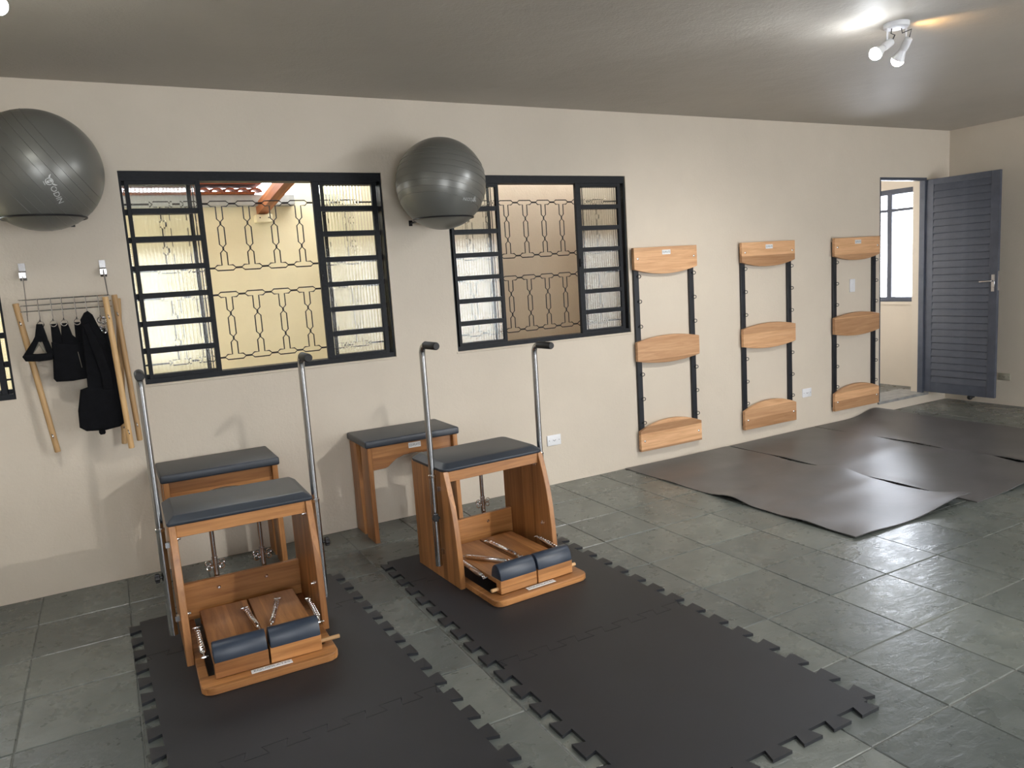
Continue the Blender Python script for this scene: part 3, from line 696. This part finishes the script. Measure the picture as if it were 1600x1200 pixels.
# long harness
c = thing('padded_harness', (-.07, -.150, .90), 'long black padded harness, the lowest item hanging on the wire rack', 'harness'); x0, z0 = -.07, .90
soft('hanging_strap', q([(-.104, 1.500), (-.084, 1.532), (-.066, 1.542), (-.045, 1.520), (-.030, 1.470), (.000, 1.400), (.030, 1.30), (.040, 1.20), (.042, 1.10), (-.030, 1.09), (-.118, 1.10), (-.112, 1.25), (-.108, 1.40)]), .0, -.034, .008, 'black_fabric', c, 3)
soft('crossing_strap', q([(-.098, 1.470), (-.070, 1.480), (-.020, 1.330), (.004, 1.20), (.004, 1.12), (-.045, 1.12), (-.045, 1.20), (-.070, 1.340)]), -.030, -.046, .005, 'black_fabric', c, 2)
soft('pad', q([(-.152, 1.128), (-.110, 1.140), (-.040, 1.136), (.030, 1.140), (.050, 1.115), (.046, 1.00), (.034, .925), (.010, .908), (-.060, .898), (-.150, .906), (-.180, .930), (-.176, 1.02)]), .014, -.040, .014, 'black_fabric', c, 3)
soft('tail_tab', q([(-.094, .910), (-.064, .910), (-.062, .884), (-.068, .876), (-.088, .876), (-.094, .886)]), -.010, -.026, .004, 'black_fabric', c, 2)
c = thing('ring_cluster', (-.010, -.150, 1.455), 'bunch of chrome rings and clips hanging beside the wooden sticks', 'clips')
for k in range(7):
    MB().ring((random.uniform(-.014, .014), random.uniform(-.012, .012), random.uniform(-.025, .035)), (random.uniform(-1, 1), random.uniform(-1, 1), random.uniform(-.3, .3)), .016, .0028, 14, 6).build('ring', 'chrome', c)
c2 = tag(soft('hanging_strap', [(-.022, .02), (.018, .02), (.026, -.10), (.034, -.30), (-.006, -.30), (-.016, -.12)], .0, -.02, .004, 'black_fabric', None), 'narrow black strap hanging under the chrome rings behind the sticks', 'strap')
c2.location = (-.006, -.105, 1.43)

# ------------------------------------------------------------------ interlocking foam mats
TD = 0.024
def edge_pts(L, n, kind):
    """kind: 'm' teeth out, 'f' sockets (complement of 'm' seen from the other side), 's' straight"""
    if kind == 's': return []
    per = L/n; w = 0.008; gap = 0.0024; P = []
    if kind == 'm':
        for k in range(n):
            t0, t1 = (k+.25)*per, (k+.75)*per
            P += [(t0+w, -TD), (t0-w, TD), (t1+w, TD), (t1-w, -TD)]
    else:
        for k in range(n):
            t0, t1 = (k+.25)*per, (k+.75)*per
            P += [(t0+w-gap, TD-gap), (t0-w-gap, -TD-gap), (t1+w+gap, -TD-gap), (t1-w+gap, TD-gap)]
    return P
def foam_mat(xy, sx, sy, kinds, rz, label, nx=7, ny=7):
    """xy = front-left corner; kinds = (front, right, back, left)"""
    base = {'m': -TD, 'f': TD-0.0024, 's': 0.0}
    kf, kr, kb, kl = kinds
    pts = [(0+(-base[kl] if 0 else 0), 0)]
    pts = []
    cf, cr, cb, cl = (base[k] for k in kinds)
    pts.append((-cl, -cf))
    pts += [(t, -o) for t, o in edge_pts(sx, nx, kf)]
    pts.append((sx+cr, -cf))
    pts += [(sx+o, t) for t, o in edge_pts(sy, ny, kr)]
    pts.append((sx+cr, sy+cb))
    pts += [(t, sy+o) for t, o in edge_pts(sx, nx, kb)[::-1]]
    pts.append((-cl, sy+cb))
    pts += [(-o, t) for t, o in edge_pts(sy, ny, kl)[::-1]]
    cl_pts = []
    for a in pts:
        if not cl_pts or (Vector(a)-Vector(cl_pts[-1])).length > 1e-5: cl_pts.append(a)
    bm = bmesh.new(); top = [bm.verts.new((x, y, MT)) for x, y in cl_pts]; bot = [bm.verts.new((x, y, 0.0)) for x, y in cl_pts]
    n = len(cl_pts)
    bm.faces.new(top); bm.faces.new(bot[::-1])
    for i in range(n): bm.faces.new((bot[i], bot[(i+1) % n], top[(i+1) % n], top[i]))
    bmesh.ops.recalc_face_normals(bm, faces=bm.faces[:])
    bmesh.ops.triangulate(bm, faces=[f for f in bm.faces if len(f.verts) > 4])
    o = MB().bm(bm).build('foam_mat', 'eva_foam'); o.location = (xy[0], xy[1], 0.0005); o.rotation_euler.z = rz
    return tag(o, label, 'mat', 'black interlocking foam mats')
foam_mat((1.226, -3.150), 1.005, 1.005, ('m', 'm', 'm', 'm'), 0.0, 'black puzzle foam mat, nearest of the right strip, with nothing on it')
foam_mat((1.226, -2.145), 1.005, 1.005, ('f', 'm', 'm', 'm'), 0.0, 'black puzzle foam mat under the front of the right spring chair')
foam_mat((1.226, -1.140), 1.005, 0.385, ('f', 'm', 's', 'm'), 0.0, 'narrow black foam strip under the back of the right spring chair', 7, 3)
a = 0.026; ca, sa = math.cos(a), math.sin(a)
for k, (dy, sy, kd, nn, lb) in enumerate([(0.0, 1.005, ('m', 'm', 'm', 'm'), 7, 'black puzzle foam mat of the left strip, cut by the bottom edge'),
        (1.005, 1.005, ('f', 'm', 'm', 'm'), 7, 'black puzzle foam mat under the front of the left spring chair'),
        (2.010, 0.44, ('f', 'm', 's', 'm'), 3, 'narrow black foam strip under the back of the left spring chair')]):
    foam_mat((0.012-sa*dy, -3.195+ca*dy), 1.005, sy, kd, a, lb, 7, nn)

# ------------------------------------------------------------------ rubber sheets
def rubber_sheet(x0, x1, y0, y1, bumps, label, skew=0.0):
    nx, ny = 34, 60; T = 0.005; vs = []; fs = []
    def h(x, y):
        z = 0.001
        for bx, by, sx, sy, amp in bumps: z += amp*math.exp(-((x-bx)/sx)**2-((y-by)/sy)**2)
        return z
    for lay in (T, 0):
        for i in range(nx+1):
            for j in range(ny+1):
                x = x0+(x1-x0)*i/nx; y = y0+(y1-y0)*j/ny
                wob = 0.006*math.sin(y*4.1+x0)*(1 if i in (0, nx) else 0)
                vs.append((x+skew*(y-y1)+wob*0, y+0.01*math.sin(x*2.3+1), h(x, y)+lay))
    Nn = (nx+1)*(ny+1); idx = lambda i, j, l: l*Nn+i*(ny+1)+j
    for i in range(nx):
        for j in range(ny):
            fs.append((idx(i, j, 0), idx(i+1, j, 0), idx(i+1, j+1, 0), idx(i, j+1, 0)))
            fs.append((idx(i, j, 1), idx(i, j+1, 1), idx(i+1, j+1, 1), idx(i+1, j, 1)))
    for i in range(nx):
        for j in (0, ny): fs.append((idx(i, j, 0), idx(i, j, 1), idx(i+1, j, 1), idx(i+1, j, 0)))
    for j in range(ny):
        for i in (0, nx): fs.append((idx(i, j, 0), idx(i, j+1, 0), idx(i, j+1, 1), idx(i, j, 1)))
    o = MB().add(vs, fs, True).build('rubber_sheet', 'rubber_sheet')
    return tag(o, label, 'mat', 'grey rubber sheets on the floor')
rubber_sheet(3.50, 4.575, -2.085, -0.02, [(4.50, -2.12, .34, .20, .062), (3.50, -1.15, .26, .14, .030), (3.50, -1.75, .25, .16, .016), (3.62, -2.09, .20, .16, .014), (4.60, -1.15, .24, .18, .042), (4.0, -.55, .9, .10, .007), (4.05, -1.45, .8, .09, .007), (4.6, -.35, .3, .25, .012)], 'grey rubber sheet with a lifted corner, nearest the foam mats', -0.018)
rubber_sheet(4.620, 5.700, -2.12, -0.02, [(4.62, -1.55, .10, .25, .010), (5.2, -1.0, .9, .14, .008), (5.25, -2.12, .25, .16, .022), (5.70, -1.5, .18, .22, .024), (5.70, -.6, .2, .2, .010), (4.62, -.6, .1, .2, .008)], 'grey rubber sheet in the middle of the three')
rubber_sheet(5.712, 6.790, -2.12, -0.02, [(6.55, -.02, .20, .16, .060), (5.712, -1.75, .16, .20, .022), (5.712, -.9, .15, .3, .012), (6.3, -1.1, .8, .16, .008)], 'grey rubber sheet beside the doorway, curling against the wall')

# ------------------------------------------------------------------ sockets and switch
def wall_socket(loc, w, h, label, mat, rz=0.0, kind='socket'):
    c = thing('wall_socket' if kind == 'socket' else 'light_switch', loc, label, 'socket' if kind == 'socket' else 'switch', None, rz)
    MB().box(-w/2, w/2, 0, -.009, -h/2, h/2, .003, 2).build('cover_plate', mat, c)
    if kind == 'socket':
        MB().lathe((0, -.008, 0), (0, -.0105, 0), [(0, .020), (.002, .020), (.0025, .016)], 6).build('socket_insert', mat, c)
        for dx, dz in ((-.0085, 0), (.0085, 0), (0, -.005)): MB().cyl((dx, -.010, dz), (dx, -.0112, dz), .0032, 8).build('pin_hole', 'socket_dark', c)
        for s in (-1, 1): MB().cyl((s*w*.36, -.008, 0), (s*w*.36, -.0098, 0), .003, 8).build('screw', 'socket_dark', c)
    else:
        MB().box(-.008, .008, -.008, -.013, -.016, .016, .002).build('rocker', mat, c)
    return c
wall_socket((2.861, 0, .339), .120, .080, 'white wall socket right of the spring chair', 'socket_white')
wall_socket((5.617, 0, .339), .118, .080, 'cream wall socket low between the second and third wall boards', 'socket_white')
wall_socket((7.75, -.594, .283), .115, .072, 'beige socket on the right wall past the door', 'socket_beige', -PI/2)
wall_socket((6.252, 0, 1.285), .072, .122, 'pale light switch inside the wall board by the doorway', 'socket_white', 0, 'switch')

# ------------------------------------------------------------------ ceiling spot fixtures
def spot(name, parent, loc, target, power, color, angle, blend):
    ld = bpy.data.lights.new(name, 'SPOT'); ld.energy = power; ld.color = color; ld.spot_size = angle; ld.spot_blend = blend; ld.shadow_soft_size = .04
    o = bpy.data.objects.new(name, ld); COL.objects.link(o); o.location = loc; o.parent = parent
    o.rotation_euler = (Vector(target)-Vector(loc)).to_track_quat('-Z', 'Y').to_euler(); return o
def spot_fixture(loc, bulbs, label):
    c = thing('ceiling_spot', loc, label, 'ceiling lamp', 'white bulb spots on the ceiling')
    MB().lathe((0, 0, 0), (0, 0, -.026), [(0, .062), (.018, .062), (.024, .058), (.026, .050)], 28).build('base', 'lamp_white', c)
    for (ax, ay, d, L, mat, power, color) in bulbs:
        d = Vector(d).normalized(); j = Vector((ax, ay, -.105))
        MB().box(ax-.007, ax+.007, ay-.0015, ay+.0015, -.02, -.115).build('arm', 'lamp_white', c)
        s = MB().lathe(j-d*.035, j+d*.03, [(0, .012), (.006, .019), (.050, .021), (.065, .019)], 16).build('lamp_holder', 'lamp_white', c)
        MB().tube([(ax*.5, ay*.5, -.02), (ax*.6, ay*.6, -.05), tuple(j-d*.055+Vector((0, 0, .02))), tuple(j-d*.034)], .003, 6).build('cable', 'socket_dark', c)
        MB().lathe(j+d*.028, j+d*(.028+.055), [(0, .017), (.015, .020), (.045, .031), (.055, .0325)], 20).build('bulb_body', 'lamp_white', c)
        q = j+d*.082; R = .0325
        MB().lathe(q, q+d*.032, [(R*math.sin(t), R*math.cos(t)) for t in [PI/2*k/7*.98 for k in range(8)]], 20).build('bulb_dome', mat, c)
        if power: spot('bulb_beam', c, tuple(q+d*.036), tuple(q+d), power, color, L, 1.0)
    return c
COOL = (0.92, 0.96, 1.0); WARM = (1.0, 0.60, 0.22); NEUTRAL = (1.0, 0.97, 0.91)
fx = spot_fixture((3.80, -2.12, H), [(-.045, .02, (-.82, .20, -.53), 2.2, 'bulb_cool', 44, COOL), (.05, -.02, (.08, .60, -.79), 2.0, 'bulb_warm', 110, NEUTRAL)], 'white ceiling spot with two bulbs above the rubber sheets')
spot('bulbless_glow', fx, (.075, -.03, -.05), (.55, -.22, .0), 7.0, WARM, 1.6, 1.0)  # warm beam without a bulb, added for the orange glow on the ceiling
fl = spot_fixture((-0.275, -1.625, H), [(.045, .0, (.62, .05, -.78), 1.8, 'bulb_left', 22, COOL), (-.05, -.02, (-.30, .36, -.88), 1.7, 'bulb_left', 40, NEUTRAL)], 'white ceiling spot with glaring bulb at the top left corner')
fb = spot_fixture((3.80, -5.10, H), [(-.045, .02, (-.46, .66, -.60), 1.15, 'unseen_bulb', 290, NEUTRAL), (.05, -.02, (.12, .62, -.78), 1.3, 'unseen_bulb', 150, NEUTRAL)], 'added white ceiling spot, unseen behind the viewer')  # unseen fixture added to brighten the lower wall, floor and chairs
